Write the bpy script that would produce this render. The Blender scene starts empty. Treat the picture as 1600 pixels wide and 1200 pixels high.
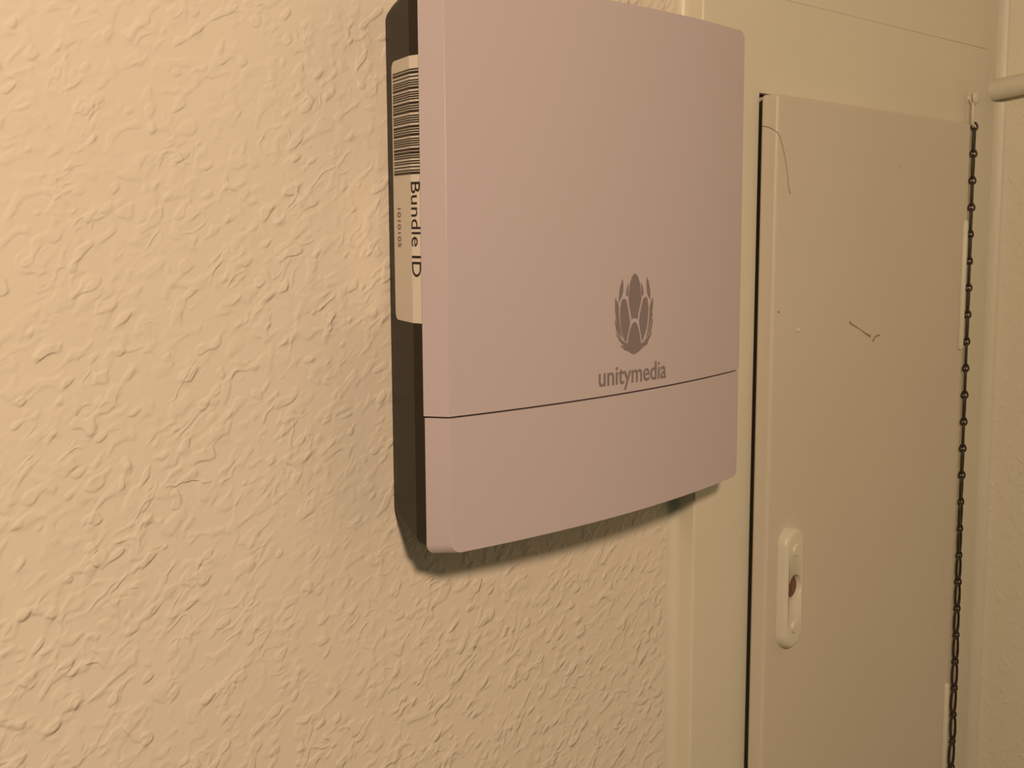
import bpy, bmesh, math, random
from mathutils import Vector, Matrix

random.seed(7)
scene = bpy.context.scene
C = scene.collection

# ------------------------------------------------------------------ camera
# metres; x runs along the plaster wall, y into it, z up
F_PX = 1973.0
YAW, PITCH, ROLL = 0.746967, 0.130690, -0.005771
CAM = Vector((-0.337218, -0.345594, 0.130686))
cy, sy, cp, sp = math.cos(YAW), math.sin(YAW), math.cos(PITCH), math.sin(PITCH)
fwd = Vector((cy * cp, sy * cp, -sp)); rgt = Vector((sy, -cy, 0)); up = rgt.cross(fwd)
cr, sr = math.cos(ROLL), math.sin(ROLL)
rgt, up = cr * rgt + sr * up, -sr * rgt + cr * up
cam_data = bpy.data.cameras.new('camera')
cam_data.sensor_width = 36.0
cam_data.lens = F_PX * 36.0 / 1600.0
cam_data.clip_start = 0.01
cam = bpy.data.objects.new('camera', cam_data); C.objects.link(cam)
m = Matrix((rgt, up, -fwd)).transposed().to_4x4(); m.translation = CAM
cam.matrix_world = m
scene.camera = cam

# ------------------------------------------------------------------ light
scene.view_settings.view_transform = 'Standard'
scene.view_settings.look = 'None'
scene.view_settings.gamma = 1.0
scene.view_settings.use_curve_mapping = False
scene.view_settings.exposure = 0.0

world = bpy.data.worlds.new('world'); scene.world = world
world.use_nodes = True
bg = world.node_tree.nodes['Background']
bg.inputs['Color'].default_value = (0.22, 0.52, 0.42, 1)
bg.inputs['Strength'].default_value = 0.08

lamp_data = bpy.data.lights.new('hall_lamp', 'POINT')
lamp_data.energy = 30.0
lamp_data.color = (1.0, 0.715, 0.475)
lamp_data.shadow_soft_size = 0.042
lamp = bpy.data.objects.new('hall_lamp', lamp_data); C.objects.link(lamp)
lamp.location = (-0.52, -0.74, 0.44)

# ------------------------------------------------------------------ materials
def mat(name, color, rough=0.5, spec=0.5, var=0.0, var_scale=30.0, bump=0.0, bump_scale=200.0, metallic=0.0, tint=None):
    mt = bpy.data.materials.new(name); mt.use_nodes = True
    nt = mt.node_tree; N = nt.nodes; L = nt.links
    b = N['Principled BSDF']
    b.inputs['Base Color'].default_value = (*color, 1)
    b.inputs['Roughness'].default_value = rough
    b.inputs['Specular IOR Level'].default_value = spec
    b.inputs['Metallic'].default_value = metallic
    tc = N.new('ShaderNodeTexCoord')
    if var > 0:
        n = N.new('ShaderNodeTexNoise'); n.inputs['Scale'].default_value = var_scale; n.inputs['Detail'].default_value = 4
        L.new(tc.outputs['Object'], n.inputs['Vector'])
        r = N.new('ShaderNodeValToRGB')
        t = tint or tuple(c * (1 - var) for c in color)
        r.color_ramp.elements[0].position = 0.3; r.color_ramp.elements[0].color = (*t, 1)
        r.color_ramp.elements[1].position = 0.7; r.color_ramp.elements[1].color = (*color, 1)
        L.new(n.outputs['Fac'], r.inputs['Fac']); L.new(r.outputs['Color'], b.inputs['Base Color'])
    if bump > 0:
        n = N.new('ShaderNodeTexNoise'); n.inputs['Scale'].default_value = bump_scale; n.inputs['Detail'].default_value = 3
        L.new(tc.outputs['Object'], n.inputs['Vector'])
        bp = N.new('ShaderNodeBump'); bp.inputs['Distance'].default_value = bump; bp.inputs['Strength'].default_value = 1.0
        L.new(n.outputs['Fac'], bp.inputs['Height']); L.new(bp.outputs['Normal'], b.inputs['Normal'])
    return mt

def plaster(name, color, amount=1.0):
    """painted roughcast: flattened ridges, small nubs and a fine grain"""
    mt = bpy.data.materials.new(name); mt.use_nodes = True
    nt = mt.node_tree; N = nt.nodes; L = nt.links
    b = N['Principled BSDF']
    b.inputs['Base Color'].default_value = (*color, 1)
    b.inputs['Roughness'].default_value = 0.6
    b.inputs['Specular IOR Level'].default_value = 0.3
    tc = N.new('ShaderNodeTexCoord')
    def noise(scale, detail=1.0, dist=0.0, off=(0, 0, 0)):
        rt = N.new('ShaderNodeMapping'); rt.inputs['Rotation'].default_value = (0, math.radians(34), 0)
        L.new(tc.outputs['Object'], rt.inputs['Vector'])
        mp = N.new('ShaderNodeMapping'); mp.inputs['Location'].default_value = off
        mp.inputs['Scale'].default_value = (0.86, 1.2, 1.30)
        L.new(rt.outputs['Vector'], mp.inputs['Vector'])
        n = N.new('ShaderNodeTexNoise'); n.inputs['Scale'].default_value = scale
        n.inputs['Detail'].default_value = detail; n.inputs['Distortion'].default_value = dist
        L.new(mp.outputs['Vector'], n.inputs['Vector'])
        return n.outputs['Fac']
    def step(src, a, c, gain):
        r = N.new('ShaderNodeMapRange'); r.interpolation_type = 'SMOOTHERSTEP'
        r.inputs['From Min'].default_value = a; r.inputs['From Max'].default_value = c
        r.inputs['To Min'].default_value = 0.0; r.inputs['To Max'].default_value = gain
        L.new(src, r.inputs['Value']); return r.outputs['Result']
    def op(kind, x, y):
        k = N.new('ShaderNodeMath'); k.operation = kind
        for i, v in enumerate((x, y)):
            if isinstance(v, (int, float)): k.inputs[i].default_value = v
            else: L.new(v, k.inputs[i])
        return k.outputs[0]
    # ridges: soft band where a distorted noise crosses its middle, broken up by a mask
    n1 = noise(95, 1.0, 0.8)
    ridge = op('SUBTRACT', 1.0, step(op('ABSOLUTE', op('SUBTRACT', n1, 0.5), 0), 0.0, 0.11, 1.0))
    ridge = op('MULTIPLY', ridge, step(noise(60, 1, 0.3, (3, 1, 7)), 0.46, 0.70, 1.0))
    plate = step(noise(120, 1.0, 0.5, (5, 9, 2)), 0.44, 0.72, 1.0)
    nub = step(noise(170, 0.0, 0.0, (11, 4, 1)), 0.62, 0.80, 1.0)
    grain = noise(260, 2)
    broad = noise(14, 1)
    dense = step(noise(7, 1, 0, (2, 2, 8)), 0.30, 0.65, 1.0)
    dense = op('ADD', op('MULTIPLY', dense, 0.45), 0.65)
    h = op('ADD', op('MULTIPLY', ridge, 0.00034), op('MULTIPLY', plate, 0.00042))
    h = op('ADD', h, op('MULTIPLY', nub, 0.00050))
    h = op('MULTIPLY', h, dense)
    h = op('ADD', h, op('MULTIPLY', grain, 0.00013))
    h = op('ADD', h, op('MULTIPLY', broad, 0.0012))
    h = op('MULTIPLY', h, amount * 0.90)
    bp = N.new('ShaderNodeBump'); bp.inputs['Distance'].default_value = 1.0; bp.inputs['Strength'].default_value = 1.0
    L.new(h, bp.inputs['Height']); L.new(bp.outputs['Normal'], b.inputs['Normal'])
    return mt

M = {}
M['plaster'] = plaster('cream_plaster', (0.84, 0.755, 0.64), 1.0)
M['plaster_side'] = plaster('cream_plaster_side', (0.84, 0.78, 0.63), 0.45)
M['paint'] = mat('cream_gloss_paint', (0.78, 0.735, 0.60), 0.40, 0.5, 0.04, 9.0, 0.0005, 60.0)
M['door_paint'] = mat('door_gloss_paint', (0.70, 0.635, 0.53), 0.40, 0.5, 0.04, 7.0, 0.0003, 70.0)
M['plastic'] = mat('pinkish_white_plastic', (0.58, 0.50, 0.535), 0.30, 0.45, 0.0, 1, 0.00001, 3000.0)
M['casing'] = mat('dark_casing_plastic', (0.022, 0.016, 0.009), 0.5, 0.3, 0.0, 1, 0.00002, 2500.0)
M['sticker'] = mat('white_paper_sticker', (0.78, 0.73, 0.68), 0.5, 0.4)
M['ink'] = mat('black_ink', (0.022, 0.014, 0.012), 0.5, 0.3)
M['grey_ink'] = mat('faded_ink', (0.16, 0.12, 0.10), 0.5, 0.3)
M['print'] = mat('grey_print', (0.245, 0.20, 0.21), 0.45, 0.4)
M['chain'] = mat('tarnished_brass', (0.050, 0.030, 0.016), 0.45, 0.5, 0.5, 400.0)
M['copper'] = mat('copper_core', (0.22, 0.075, 0.022), 0.45, 0.5, 0.6, 260.0)
M['mark'] = mat('brown_scratch', (0.32, 0.235, 0.16), 0.7, 0.2)
M['hair'] = mat('dusty_hair', (0.36, 0.29, 0.19), 0.6, 0.3)
M['inside'] = mat('cupboard_interior', (0.05, 0.035, 0.02), 0.8, 0.2)
M['floor'] = mat('brown_floor', (0.12, 0.08, 0.05), 0.5, 0.4, 0.3, 8.0)

# ------------------------------------------------------------------ helpers
def link(name, me, material, parent=None, smooth=False):
    o = bpy.data.objects.new(name, me); C.objects.link(o)
    if material is not None and not me.materials: me.materials.append(material)
    if parent is not None: o.parent = parent
    if smooth:
        for pl in me.polygons: pl.use_smooth = True
    return o

def mesh(name, verts, faces):
    me = bpy.data.meshes.new(name); me.from_pydata([tuple(v) for v in verts], [], faces)
    bm = bmesh.new(); bm.from_mesh(me); bmesh.ops.recalc_face_normals(bm, faces=bm.faces); bm.to_mesh(me); bm.free()
    me.update(); return me

def bevel(o, w, seg=3, angle=35):
    b = o.modifiers.new('bevel', 'BEVEL'); b.width = w; b.segments = seg
    b.limit_method = 'ANGLE'; b.angle_limit = math.radians(angle); b.harden_normals = True
    for pl in o.data.polygons: pl.use_smooth = True

def box_mesh(name, x0, x1, y0, y1, z0, z1):
    v = [(x, y, z) for x in (x0, x1) for y in (y0, y1) for z in (z0, z1)]
    f = [(0, 1, 3, 2), (4, 6, 7, 5), (0, 4, 5, 1), (2, 3, 7, 6), (0, 2, 6, 4), (1, 5, 7, 3)]
    return mesh(name, v, f)

def struct(name, me, material, label=None, bev=0.0):
    o = link(name, me, material); o['kind'] = 'structure'
    if label: o['label'] = label
    if bev: bevel(o, bev)
    return o

def tag(o, label, cat, group=None):
    o['label'] = label; o['category'] = cat
    if group: o['group'] = group

def rings(loops, cap0=True, cap1=True):
    """closed loops of equal length -> verts, faces"""
    n = len(loops[0]); v = [p for l in loops for p in l]; f = []
    for k in range(len(loops) - 1):
        for i in range(n):
            j = (i + 1) % n
            f.append((k * n + i, k * n + j, (k + 1) * n + j, (k + 1) * n + i))
    if cap0: f.append(tuple(range(n))[::-1])
    if cap1: f.append(tuple(range((len(loops) - 1) * n, len(loops) * n)))
    return v, f

def tube(name, pts, rad, seg=8, closed=False):
    """swept tube; rad a number or one per point"""
    P = [Vector(p) for p in pts]; n = len(P); v = []; f = []
    ref = None
    for i in range(n):
        a = P[(i - 1) % n] if (closed or i > 0) else P[i]
        b = P[(i + 1) % n] if (closed or i < n - 1) else P[i]
        t = (b - a).normalized()
        if ref is None: ref = t.orthogonal().normalized()
        ref = (ref - t * ref.dot(t)).normalized(); w = t.cross(ref)
        r = rad[i] if isinstance(rad, (list, tuple)) else rad
        for k in range(seg):
            c = 2 * math.pi * k / seg
            v.append(P[i] + ref * (math.cos(c) * r) + w * (math.sin(c) * r))
    for i in range(n if closed else n - 1):
        for k in range(seg):
            a, b = i * seg + k, i * seg + (k + 1) % seg
            c, d = ((i + 1) % n) * seg + (k + 1) % seg, ((i + 1) % n) * seg + k
            f.append((a, b, c, d))
    if not closed:
        f.append(tuple(range(seg))[::-1]); f.append(tuple(range((n - 1) * seg, n * seg)))
    return mesh(name, v, f)

def text_shape(body, offset=0.0):
    """filled glyph mesh scaled to a unit box: verts in 0..1 x 0..1, faces"""
    cu = bpy.data.curves.new('glyphs', 'FONT'); cu.body = body; cu.resolution_u = 4; cu.offset = offset
    o = bpy.data.objects.new('glyphs', cu); C.objects.link(o)
    bpy.context.view_layer.update()
    ev = o.evaluated_get(bpy.context.evaluated_depsgraph_get())
    me = ev.to_mesh()
    v = [tuple(x.co) for x in me.vertices]; f = [tuple(p_.vertices) for p_ in me.polygons]
    ev.to_mesh_clear(); bpy.data.objects.remove(o); bpy.data.curves.remove(cu)
    x0 = min(a[0] for a in v); x1 = max(a[0] for a in v); y0 = min(a[1] for a in v); y1 = max(a[1] for a in v)
    return [((a[0] - x0) / (x1 - x0), (a[1] - y0) / (y1 - y0)) for a in v], f

# ------------------------------------------------------------------ setting
WALL_Y = 0.042        # plaster plane
TRIM_Y = 0.0282       # face of the cupboard frame
DOOR_Y = 0.0165       # face of the cupboard door
X_TRIM, X_RIGHT = 0.2061, 0.587
Z_FLOOR, Z_CEIL = -1.40, 1.10

struct('floor', box_mesh('floor', -2.2, 0.75, -1.9, 0.2, Z_FLOOR - 0.05, Z_FLOOR), M['floor'], 'plain brown floor of the hallway')
struct('wall_left', box_mesh('wall_left', -2.2, 0.224, WALL_Y, 0.2, Z_FLOOR, Z_CEIL), M['plaster'], 'cream painted rough plaster wall behind the network box')
struct('wall_right', box_mesh('wall_right', X_RIGHT, 0.75, -1.9, 0.2, Z_FLOOR, Z_CEIL), M['plaster_side'], 'cream plaster side wall at the right edge')
struct('wall_back', box_mesh('wall_back', X_TRIM, X_RIGHT, 0.12, 0.2, Z_FLOOR, Z_CEIL), M['inside'], 'dark inside of the wall cupboard')

# cupboard frame: left post, lintel, header board, right post
def post(name, xa_top, xb_top, xa_bot, xb_bot, y0, y1, z0, z1):
    v = [(xa_bot, y0, z0), (xb_bot, y0, z0), (xb_bot, y1, z0), (xa_bot, y1, z0),
         (xa_top, y0, z1), (xb_top, y0, z1), (xb_top, y1, z1), (xa_top, y1, z1)]
    return mesh(name, v, [(0, 1, 2, 3), (4, 5, 6, 7), (0, 1, 5, 4), (1, 2, 6, 5), (2, 3, 7, 6), (3, 0, 4, 7)])

def frame_piece(name, sections, x1_off=0.0, y=TRIM_Y):
    """board with a rounded left front corner; sections = (x0, x1, z_left, z_right) from bottom to top"""
    r = 0.0012; loops = []
    for x0, x1, za, zb in sections:
        pts = [(x0, 0.12), (x0, y + r)] + [(x0 + r - r * math.cos(t), y + r - r * math.sin(t)) for t in (0.4, 0.8, 1.2)] + [(x0 + r, y), (x1, y), (x1, 0.12)]
        loops.append([(px, py, za if px < (x0 + x1) / 2 else zb) for px, py in pts])
    v, f = rings(loops)
    return mesh(name, v, f)
struct('trim_1', frame_piece('trim_1', [(0.2061, 0.2600, Z_FLOOR, Z_FLOOR), (0.2061, 0.2604, -0.30, -0.30), (0.2095, 0.2640, 0.1978, 0.1978), (0.2104, 0.2640, 0.2487, 0.2487)]), M['paint'], 'cream painted frame post left of the cupboard door')
lt = post('trim_2', 0.2640, 0.5605, 0.2640, 0.5605, TRIM_Y, 0.12, 0.1969, 0.2487)
for i in (1, 2): lt.vertices[i].co.z = 0.1936
for i in (5, 6): lt.vertices[i].co.z = 0.2467
struct('trim_2', lt, M['paint'], 'cream painted lintel board above the cupboard door')
struct('trim_3', frame_piece('trim_3', [(0.2104, 0.5605, 0.2487, 0.2469), (0.2180, 0.5605, Z_CEIL, Z_CEIL)], 0, TRIM_Y - 0.0003), M['paint'], 'cream painted header board above the lintel')
struct('trim_4', box_mesh('trim_4', 0.5190, 0.5600, TRIM_Y + 0.0001, 0.12, Z_FLOOR, 0.2200), M['paint'], 'cream painted frame post behind the hanging chain')
struct('trim_5', box_mesh('trim_5', 0.5604, X_RIGHT, TRIM_Y + 0.0012, 0.12, Z_FLOOR, Z_CEIL), M['paint'], 'narrow cream filler strip beside the side wall')

def fillet(name, stations, cyy, r):
    """concave paint-filled corner; stations = (x of the corner, z)"""
    loops = []
    for cx, z in stations:
        loops.append([(cx + 0.0006, cyy + 0.0006, z)] + [(cx - r * (1 - math.sin(t)), cyy - r * (1 - math.cos(t)), z) for t in [math.pi / 2 * k / 6 for k in range(7)]])
    v, f = rings(loops)
    return mesh(name, v, f)
struct('trim_6', fillet('trim_6', [(0.20612, Z_FLOOR), (0.20612, -0.30), (0.20952, 0.1978), (0.21042, 0.2487), (0.21802, Z_CEIL)], WALL_Y, 0.0055), M['paint'], 'painted filler in the corner of plaster wall and frame')
struct('trim_7', fillet('trim_7', [(X_RIGHT, Z_FLOOR), (X_RIGHT, Z_CEIL)], TRIM_Y + 0.0012, 0.007), M['paint'], 'painted filler in the corner of frame and side wall')

# cupboard door with hinges and lock plate
def door_mesh():
    """lipped slab: the lip overlaps the frame and stands a little off it, more so towards the bottom"""
    def loop(z, xl, xr, gap, zr):
        yb = TRIM_Y - gap
        pts = [(xl, DOOR_Y), (xr, DOOR_Y), (xr, 0.036), (xl + 0.008, 0.036), (xl + 0.008, yb), (xl, yb)]
        return [(x, y, z if x < 0.4 else zr) for x, y in pts]
    v, f = rings([loop(-0.90, 0.2598, 0.5125, 0.0042, -0.90), loop(-0.30, 0.2602, 0.5125, 0.0020, -0.30), loop(0.1957, 0.2642, 0.5125, 0.0010, 0.1925)])
    return mesh('door_1', v, f)
door = struct('door_1', door_mesh(), M['door_paint'], 'cream painted flat cupboard door with lock plate')
bevel(door, 0.0020, 4, 60)

def hinge(z0, z1):
    x, y, r = 0.5072, 0.0155, 0.0019
    prof = [(z0 - 0.0015, r * 0.55), (z0, r), (z1, r), (z1 + 0.0015, r * 0.55)]
    n = 20
    v, f = rings([[(x + rr * math.cos(2 * math.pi * k / n), y + rr * math.sin(2 * math.pi * k / n), z) for k in range(n)] for z, rr in prof])
    h = link('hinge', mesh('hinge', v, f), M['paint'], door, True)
    lf = link('hinge_leaf', box_mesh('hinge_leaf', 0.5078, 0.5122, 0.0158, 0.0175, z0, z1), M['paint'], h)
    return h
hinge(0.0405, 0.1262)
hinge(-0.2880, -0.2015)
hinge(-0.8300, -0.7440)

def lock_plate():
    cx, cz, hw, hh = 0.2842, -0.0797, 0.0098, 0.0348
    n = 64
    def stadium(w, h, y):
        out = []
        r = min(w, 0.0098)
        for k in range(n):
            a = 2 * math.pi * (k + 0.5) / n
            c, s = math.cos(a), math.sin(a)
            out.append((cx + (w - r) * (1 if c > 0 else -1) + r * c, y, cz + (h - r) * (1 if s > 0 else -1) + r * s))
        return out
    hx, hz, hr = 0.2838, -0.0789, 0.0068
    def circ(r, y):
        return [(hx + r * math.cos(2 * math.pi * (k + 0.5) / n), y, hz + r * 1.06 * math.sin(2 * math.pi * (k + 0.5) / n)) for k in range(n)]
    yf = DOOR_Y - 0.0060
    loops = [stadium(hw + 0.0006, hh + 0.0006, DOOR_Y), stadium(hw + 0.0003, hh + 0.0003, DOOR_Y - 0.0038),
             stadium(hw - 0.0003, hh - 0.0003, yf + 0.0012), stadium(hw - 0.0012, hh - 0.0012, yf + 0.0003), stadium(hw - 0.0025, hh - 0.0025, yf),
             circ(hr + 0.0006, yf), circ(hr, yf + 0.0006), circ(hr, DOOR_Y - 0.0005)]
    v, f = rings(loops, False, False)
    lp = link('lock_plate', mesh('lock_plate', v, f), M['paint'], door, True)
    # copper coloured core in the bore
    cl = [[(hx + r * math.cos(2 * math.pi * k / 32), y, hz + r * math.sin(2 * math.pi * k / 32)) for k in range(32)] for r, y in ((hr - 0.0001, DOOR_Y - 0.0002), (hr - 0.0001, DOOR_Y - 0.0026), (hr - 0.0012, DOOR_Y - 0.0034))]
    v, f = rings(cl)
    core = link('keyhole_core', mesh('keyhole_core', v, f), M['copper'], lp, True)
    core['label'] = 'copper brown core deep in the round keyhole'
    # painted-over screw heads: shallow dome cut by a slot
    for sx, sz, ang in ((0.2838, -0.0570, 0.5), (0.2838, -0.1020, 0.15)):
        bm = bmesh.new()
        r = 0.0042; seg = 24
        for side in (-1, 1):
            base = []; topv = []
            a0 = math.asin(0.14) ; arcp = [a0 + (math.pi - 2 * a0) * k / 12 for k in range(13)]
            for a in arcp:
                for rr, yy, store in ((r, yf + 0.0004, base), (r * 0.72, yf - 0.0010, topv)):
                    px, pz = rr * math.cos(a), max(rr * math.sin(a), r * 0.14) * side
                    qx = px * math.cos(ang) - pz * math.sin(ang); qz = px * math.sin(ang) + pz * math.cos(ang)
                    store.append(bm.verts.new((sx + qx, yy, sz + qz)))
            for k in range(12):
                bm.faces.new((base[k], base[k + 1], topv[k + 1], topv[k]))
            bm.faces.new(topv); bm.faces.new((base[0], topv[0], topv[-1], base[-1]))
        bmesh.ops.recalc_face_normals(bm, faces=bm.faces)
        me = bpy.data.meshes.new('screw'); bm.to_mesh(me); bm.free()
        link('screw', me, M['paint'], lp)
    return lp
lock_plate()

# marks on the door: a branched brown scratch, a chipped speck and a paint pimple
def flat_stroke(name, pts, widths, y, parent, material):
    v = []; f = []
    for i, (x, z) in enumerate(pts):
        a = pts[max(i - 1, 0)]; b = pts[min(i + 1, len(pts) - 1)]
        d = Vector((b[0] - a[0], b[1] - a[1])).normalized(); nx, nz = -d.y, d.x; w = widths[i] * 0.38
        v += [(x + nx * w, y, z + nz * w), (x - nx * w, y, z - nz * w)]
        if i: f.append((2 * i - 2, 2 * i - 1, 2 * i + 1, 2 * i))
    return link(name, mesh(name, v, f), material, parent)
YM = DOOR_Y - 0.00012
s1 = flat_stroke('scratch', [(0.3495, 0.0683), (0.3530, 0.0665), (0.3580, 0.0648), (0.3640, 0.0626), (0.3700, 0.0600), (0.3772, 0.0575)],
                 [0.0016, 0.0011, 0.0009, 0.0007, 0.0012, 0.0018], YM, door, M['mark'])
s1['label'] = 'thin brown branched scratch'
flat_stroke('scratch', [(0.3800, 0.0542), (0.3822, 0.0560), (0.3845, 0.0573), (0.3893, 0.0575)], [0.0016, 0.0014, 0.0014, 0.0010], YM, door, M['mark'])
flat_stroke('paint_chip', [(0.4095, 0.1605), (0.4105, 0.1602)], [0.0010, 0.0008], YM, door, M['mark'])
flat_stroke('paint_chip', [(0.2682, 0.0790), (0.2700, 0.0786)], [0.0012, 0.0010], YM, door, M['mark'])
def dome(name, x, y, z, r, hgt, material, parent):
    n = 16
    lp = [[(x + rr * math.cos(2 * math.pi * k / n), y - hh, z + rr * math.sin(2 * math.pi * k / n)) for k in range(n)] for rr, hh in ((r, -0.0001), (r * 0.85, hgt * 0.5), (r * 0.45, hgt * 0.9), (r * 0.1, hgt))]
    v, f = rings(lp); return link(name, mesh(name, v, f), material, parent, True)
dome('paint_pimple', 0.2907, DOOR_Y, 0.0675, 0.0014, 0.0009, M['paint'], door)

# ------------------------------------------------------------------ network box
W, H, ZS, SAG = 0.20457, 0.22, 0.0542, 0.0095
def front_y(x): return -SAG * (1 - ((x - W / 2) / (W / 2)) ** 2)
netbox = bpy.data.objects.new('network_box', None); C.objects.link(netbox); netbox.empty_display_size = 0.05
tag(netbox, 'pinkish white wall-mounted network box with grey emblem and dark casing', 'network box')

def cover(name, x0, x1, z0, z1, r0, r1, dz0, dz1):
    """curved front panel; r0/r1 corner radius at bottom/top, dz0/dz1 draft at bottom/top"""
    nc = 6; nx = 26
    def corner(r): return [r * (1 - math.cos(math.pi / 2 * k / nc)) for k in range(nc)] if r > 0 else [0.0]
    rr = max(r0, r1)
    xs = [x0 + d for d in corner(rr)] + [x0 + rr + (x1 - x0 - 2 * rr) * k / nx for k in range(nx + 1)] + [x1 - d for d in reversed(corner(rr))]
    def lift(x, r):
        if r <= 0: return 0.0
        d = min(x - x0, x1 - x)
        return 0.0 if d >= r else r - math.sqrt(max(r * r - (r - d) ** 2, 0.0))
    bot = [(x, z0 + lift(x, r0)) for x in xs]; top = [(x, z1 - lift(x, r1)) for x in xs]
    n = len(xs); cx = (x0 + x1) / 2
    def back(pnt, low):
        x, z = pnt
        return (cx + (x - cx) * (1 + 2 * 0.005 / (x1 - x0)), 0.009, z - dz0 if low else z + dz1)
    v = [(x, front_y(x), z) for x, z in bot] + [(x, front_y(x), z) for x, z in top] + [back(b_, True) for b_ in bot] + [back(t_, False) for t_ in top]
    f = []
    for i in range(n - 1):
        f.append((i, i + 1, n + i + 1, n + i))
        f.append((2 * n + i, 3 * n + i, 3 * n + i + 1, 2 * n + i + 1))
        f.append((i, 2 * n + i, 2 * n + i + 1, i + 1))
        f.append((n + i, n + i + 1, 3 * n + i + 1, 3 * n + i))
    f.append((0, n, 3 * n, 2 * n)); f.append((n - 1, 3 * n - 1, 4 * n - 1, 2 * n - 1))
    o = link(name, mesh(name, v, f), M['plastic'], netbox)
    bevel(o, 0.0017, 4, 40)
    return o
upper = cover('upper_cover', 0.0, W, ZS + 0.0003, H, 0, 0.0045, 0, 0.001)
lower = cover('lower_cover', 0.0006, W - 0.0008, 0.0, ZS - 0.0004, 0.0045, 0, 0.001, 0)
for o_ in (upper, lower): o_.modifiers['bevel'].width = 0.0017

def rrect(x0, x1, z0, z1, r, y, n=8):
    out = []
    for (ccx, ccz, a0) in ((x1 - r, z1 - r, 0), (x0 + r, z1 - r, 90), (x0 + r, z0 + r, 180), (x1 - r, z0 + r, 270)):
        for k in range(n):
            a = math.radians(a0 + 90 * k / (n - 1)); out.append((ccx + r * math.cos(a), y, ccz + r * math.sin(a)))
    return out
SIDE = [(0.0415, 0.0082), (0.0352, 0.0049), (0.0150, -0.0040), (0.0092, -0.0042)]      # casing side: depth y -> x
def side_x(y):
    for (ya, xa), (yb, xb) in zip(SIDE, SIDE[1:]):
        if yb <= y <= ya: return xa + (xb - xa) * (ya - y) / (ya - yb)
    return SIDE[0][1] if y > SIDE[0][0] else SIDE[-1][1]
cl = []
for y, x, dz in ((0.0418, 0.0095, 0.0085), (0.0412, 0.0079, 0.0068), (0.0352, 0.0049, 0.0052), (0.0150, -0.0040, 0.0012), (0.0092, -0.0042, 0.0010)):
    cl.append(rrect(x, W - x, dz, H - dz, 0.0045, y))
v, f = rings(cl)
casing = link('casing', mesh('casing', v, f), M['casing'], netbox)
casing['label'] = 'dark brown plastic rear casing'
bevel(casing, 0.0006, 2, 20)

# sticker on the casing side, folded round its edge
lab_loop = []
ya, yb, yc, zt, zb, rc = 0.0345, 0.0150, 0.0094, 0.1917, 0.0905, 0.0032
edge_t = [(yc, zt), (yb, zt)] + [(ya - rc + rc * math.sin(t), zt - rc + rc * math.cos(t)) for t in [math.pi / 2 * k / 6 for k in range(7)]]
edge_b = [(yc, zb), (yb, zb)] + [(ya - rc + rc * math.sin(t), zb + rc - rc * math.cos(t)) for t in [math.pi / 2 * k / 6 for k in range(7)]]
v = [(side_x(y) - 0.00016, y, z) for y, z in edge_t] + [(side_x(y) - 0.00016, y, z) for y, z in edge_b]
n = len(edge_t)
sticker = link('barcode_sticker', mesh('barcode_sticker', v, [(i, i + 1, n + i + 1, n + i) for i in range(n - 1)]), M['sticker'], netbox)
sticker['label'] = 'white sticker with barcode and black text'
bars = [(332, 0), (383, 1), (450, 0), (512, 0), (550, 0), (588, 0), (640, 1), (707, 0), (745, 0), (783, 0), (823, 0), (890, 1), (940, 0), (978, 0),
        (1028, 1), (1100, 0), (1138, 0), (1177, 0), (1214, 0), (1283, 1), (1331, 0), (1373, 0), (1421, 1), (1488, 0), (1526, 0), (1564, 0), (1602, 0),
        (1667, 1), (1724, 1), (1772, 0), (1809, 0), (1866, 0), (1906, 0), (1964, 0), (2021, 0), (2069, 1)]
v = []; f = []
for c, thick in bars:
    z = 0.1866 + (0.1480 - 0.1866) * (c - 332) / (2069 - 332); hwid = (0.00046 if thick else 0.00025)
    k = len(v)
    for y in (0.0330, 0.0150, 0.0094):
        v += [(side_x(y) - 0.00030, y, z - hwid), (side_x(y) - 0.00030, y, z + hwid)]
    f += [(k, k + 1, k + 3, k + 2), (k + 2, k + 3, k + 5, k + 4)]
link('barcode', mesh('barcode', v, f), M['ink'], sticker)
def sticker_text(name, body, y_base, y_top, z_start, z_end, material, off):
    tv, tf = text_shape(body, off)
    vv = []
    for a, b_ in tv:
        y = y_base + (y_top - y_base) * b_
        vv.append((side_x(y) - 0.00034, y, z_start + (z_end - z_start) * a))
    return link(name, mesh(name, vv, tf), material, sticker)
sticker_text('sticker_lettering', 'Bundle ID', 0.0149, 0.0097, 0.1446, 0.1084, M['ink'], 0.0)
sticker_text('sticker_number', '1010105', 0.0300, 0.0266, 0.1348, 0.1195, M['grey_ink'], 0.0)

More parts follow.
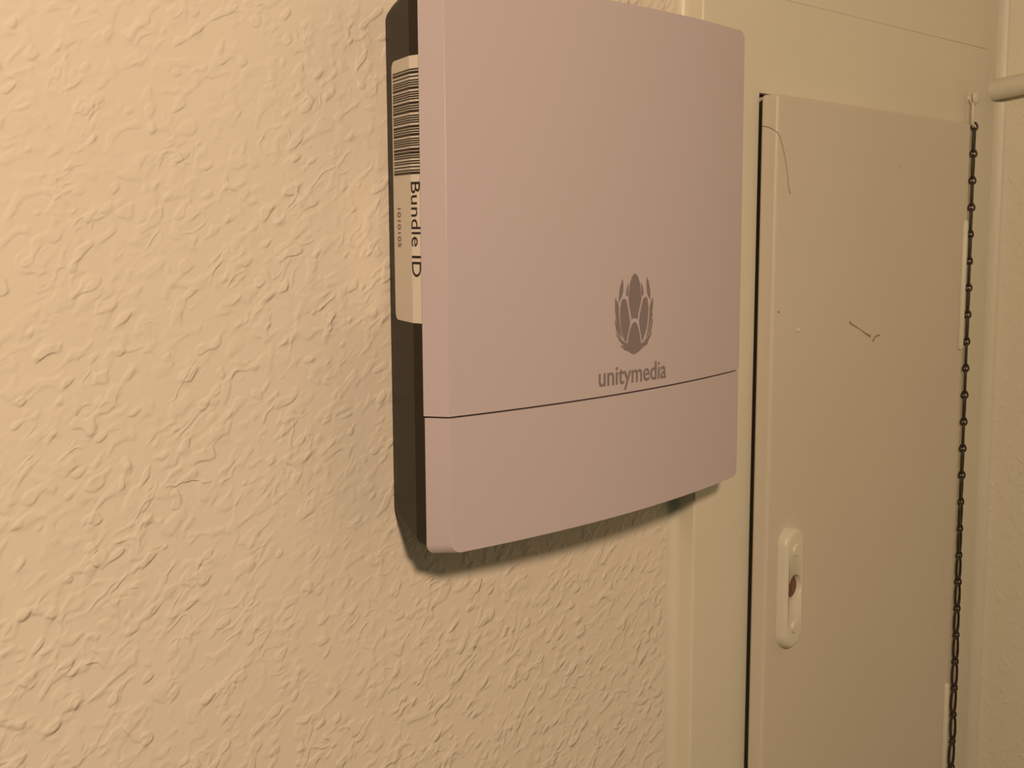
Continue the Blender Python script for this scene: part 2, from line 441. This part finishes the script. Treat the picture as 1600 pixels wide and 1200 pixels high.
# emblem: petals printed on the curved front, and the lettering below it
PETALS = [
    [(0.10515, 0.10646), (0.10702, 0.10527), (0.10875, 0.10212), (0.10956, 0.09787), (0.10988, 0.09504), (0.10879, 0.09172), (0.10779, 0.08867), (0.10725, 0.08628), (0.10631, 0.08668), (0.10519, 0.08692), (0.10408, 0.08682), (0.10298, 0.08632), (0.10230, 0.08900), (0.10145, 0.09184), (0.10069, 0.09523), (0.10084, 0.09801), (0.10170, 0.10242), (0.10332, 0.10541)],
    [(0.09753, 0.09594), (0.09906, 0.09503), (0.10018, 0.09191), (0.10103, 0.08851), (0.10198, 0.08510), (0.10083, 0.08181), (0.09977, 0.07852), (0.09924, 0.07676), (0.09816, 0.07741), (0.09688, 0.07929), (0.09560, 0.08300), (0.09485, 0.08777), (0.09499, 0.09220), (0.09594, 0.09519)],
    [(0.11313, 0.09595), (0.11450, 0.09492), (0.11524, 0.09107), (0.11501, 0.08653), (0.11410, 0.08203), (0.11240, 0.07862), (0.11089, 0.07611), (0.11039, 0.07774), (0.10939, 0.08122), (0.10840, 0.08513), (0.10902, 0.08860), (0.11011, 0.09193), (0.11150, 0.09507)],
    [(0.10521, 0.08534), (0.10671, 0.08451), (0.10825, 0.08158), (0.10934, 0.07782), (0.10985, 0.07539), (0.11138, 0.07561), (0.11358, 0.07704), (0.11620, 0.07902), (0.11785, 0.08097), (0.11759, 0.07864), (0.11526, 0.07594), (0.11469, 0.07467), (0.11217, 0.07384), (0.10931, 0.07242), (0.10724, 0.07145), (0.10509, 0.07089), (0.10277, 0.07153), (0.10110, 0.07251), (0.09819, 0.07331), (0.09514, 0.07551), (0.09764, 0.07520), (0.09459, 0.07750), (0.09263, 0.07987), (0.09210, 0.08130), (0.09440, 0.07891), (0.09744, 0.07712), (0.10016, 0.07602), (0.10068, 0.07845), (0.10174, 0.08175), (0.10355, 0.08460)],
    [(0.09630, 0.10440), (0.09703, 0.10150), (0.09671, 0.09848), (0.09566, 0.09631), (0.09444, 0.09499), (0.09384, 0.09348), (0.09390, 0.09612), (0.09457, 0.10051)],
    [(0.10070, 0.10257), (0.10046, 0.09997), (0.10022, 0.09648), (0.09941, 0.09685), (0.09886, 0.09754), (0.09937, 0.10029)],
    [(0.09137, 0.09652), (0.09251, 0.09509), (0.09339, 0.09383), (0.09385, 0.09226), (0.09415, 0.08781), (0.09498, 0.08332), (0.09635, 0.07905), (0.09500, 0.08043), (0.09322, 0.08344), (0.09205, 0.08739), (0.09141, 0.09129)],
    [(0.09144, 0.08732), (0.09241, 0.08543), (0.09331, 0.08277), (0.09456, 0.08029), (0.09618, 0.07822), (0.09386, 0.08006), (0.09226, 0.08239), (0.09155, 0.08521)],
    [(0.11378, 0.10457), (0.11537, 0.10241), (0.11650, 0.09840), (0.11667, 0.09412), (0.11556, 0.09572), (0.11437, 0.09714), (0.11384, 0.10078)],
    [(0.10960, 0.10220), (0.11086, 0.10035), (0.11166, 0.09749), (0.11110, 0.09650), (0.11035, 0.09598), (0.11003, 0.09813)],
    [(0.11862, 0.09556), (0.11888, 0.09201), (0.11813, 0.08862), (0.11855, 0.08734), (0.11749, 0.08523), (0.11577, 0.08163), (0.11338, 0.07752), (0.11461, 0.08028), (0.11564, 0.08364), (0.11618, 0.08703), (0.11622, 0.09102), (0.11717, 0.09324)],
    [(0.11887, 0.08600), (0.11851, 0.08345), (0.11774, 0.08144), (0.11522, 0.07898), (0.11329, 0.07718), (0.11501, 0.07980), (0.11655, 0.08186), (0.11789, 0.08521)],
]
v = []; f = []
for pt in PETALS:
    k = len(v); v += [(x, front_y(x) - 0.00015, z) for x, z in pt]; f.append(tuple(range(k, k + len(pt))))
em = bpy.data.meshes.new('emblem'); em.from_pydata(v, [], f)
bm = bmesh.new(); bm.from_mesh(em)
bmesh.ops.recalc_face_normals(bm, faces=bm.faces); bmesh.ops.triangulate(bm, faces=bm.faces, ngon_method='EAR_CLIP'); bm.to_mesh(em); bm.free()
eo = link('emblem', em, M['print'], upper); eo['label'] = 'grey printed emblem of layered petals'
tv, tf = text_shape('unitymedia', 0.012)
X0, X1, ZB, ZT = 0.0807, 0.1299, 0.0561, 0.0672
vv = []
for a, b_ in tv:
    x = X0 + (X1 - X0) * a
    vv.append((x, front_y(x) - 0.00015, ZB + (ZT - ZB) * b_ - 0.0008 * a))
wo = link('lettering', mesh('lettering', vv, tf), M['print'], upper); wo['label'] = 'grey printed brand lettering'

# ------------------------------------------------------------------ chain on its nail, pipe, hair
nail = bpy.data.objects.new('nail', None); C.objects.link(nail); nail.location = (0.5338, TRIM_Y, 0.2112)
tag(nail, 'small cream-painted nail holding the chain beside the cupboard door', 'nail')
def lathe_y(name, prof, parent, material, n=14):
    v, f = rings([[(r * math.cos(2 * math.pi * k / n), y, r * math.sin(2 * math.pi * k / n)) for k in range(n)] for r, y in prof])
    return link(name, mesh(name, v, f), material, parent, True)
lathe_y('shank', [(0.0016, 0.012), (0.0016, -0.0050)], nail, M['paint'])
lathe_y('head', [(0.0030, -0.0040), (0.0046, -0.0046), (0.0046, -0.0056), (0.0030, -0.0066), (0.0008, -0.0069)], nail, M['paint'])

chain = bpy.data.objects.new('hanging_chain', None); C.objects.link(chain); chain.location = (0.5345, 0.0245, 0.2090)
tag(chain, 'thin tarnished brass chain hanging beside the cupboard door', 'chain')
def loop_pts(length, width, n=22):
    """stretched oval in local x-z, top at z = 0"""
    out = []
    for k in range(n):
        a = 2 * math.pi * k / n
        c, s = math.cos(a), math.sin(a)
        out.append((width / 2 * math.copysign(abs(c) ** 0.9, c), 0, -length / 2 + length / 2 * math.copysign(abs(s) ** 0.75, s)))
    return out
PITCH_L = 0.0183
WR = 0.00100
eye_me = tube('eye', [(0.0020 * math.cos(a) * (1.0 - 0.30 * math.sin(a)), 0, 0.0026 * math.sin(a)) for a in [2 * math.pi * k / 14 for k in range(14)]], WR * 0.75, 6, True)
for pl in eye_me.polygons: pl.use_smooth = True
body_me = tube('link', loop_pts(PITCH_L - 0.0025, 0.0044), WR, 6, True)
for pl in body_me.polygons: pl.use_smooth = True
eye_me.materials.append(M['chain']); body_me.materials.append(M['chain'])
eye_p = eye_me.copy(); body_p = body_me.copy()
for me in (eye_p, body_p): me.materials.clear(); me.materials.append(M['paint'])
z = 0.2090; i = 0
top_x, bot_x = 0.5365, 0.5427
while z > -0.42:
    t = (0.209 - z) / 0.49
    x = top_x + (bot_x - top_x) * t
    if i == 0: x -= 0.0030
    painted = i < 1
    pitch = PITCH_L + 0.0026 * min(t, 1.1)
    lk = bpy.data.objects.new('link', body_p if painted else body_me); C.objects.link(lk)
    lk.parent = chain
    face = math.pi / 2 - YAW                    # loop plane turned towards the hallway
    turn = -face + math.radians(66 - 46 * max(0.0, min(1.0, (t - 0.45) / 0.35))) + random.uniform(-0.10, 0.10)
    lk.location = Vector((x, 0.0245, z)) - chain.location
    lk.rotation_euler = (0, random.uniform(-0.03, 0.03), turn)
    lk.scale = (1, 1, (pitch - 0.0022) / (PITCH_L - 0.0025))
    ey = bpy.data.objects.new('eye', eye_p if painted else eye_me); C.objects.link(ey)
    ey.parent = lk
    ey.location = (0, 0, 0.0012); ey.rotation_euler = (0, 0, -face - turn + random.uniform(-0.3, 0.3))
    z -= pitch; i += 1

# painted pipe running out of the frame along the side wall
pc = [(0.5775, 0.0400, 0.2195), (0.5775, 0.0282, 0.2198), (0.5772, 0.0100, 0.2222), (0.5768, -0.02, 0.2265), (0.5765, -0.40, 0.281)]
pipe = link('pipe', tube('pipe', pc, 0.0073, 20), M['paint'], None, True)
tag(pipe, 'cream painted pipe running along the side wall near the top right', 'pipe')

hp = [(0.2636, 0.0262, 0.1792), (0.2636, 0.0220, 0.1785), (0.2637, 0.0185, 0.1768), (0.2642, 0.0168, 0.1755), (0.2660, 0.0163, 0.1735), (0.2690, 0.0163, 0.1690), (0.2715, 0.0162, 0.1635), (0.2738, 0.0163, 0.1575), (0.2755, 0.0163, 0.1520), (0.2760, 0.0163, 0.1475), (0.2785, 0.0163, 0.1430)]
hair = link('hair', tube('hair', hp, 0.00014, 5), M['hair'], None, True)
tag(hair, 'fine dusty hair stuck to the upper left corner of the cupboard door', 'hair')
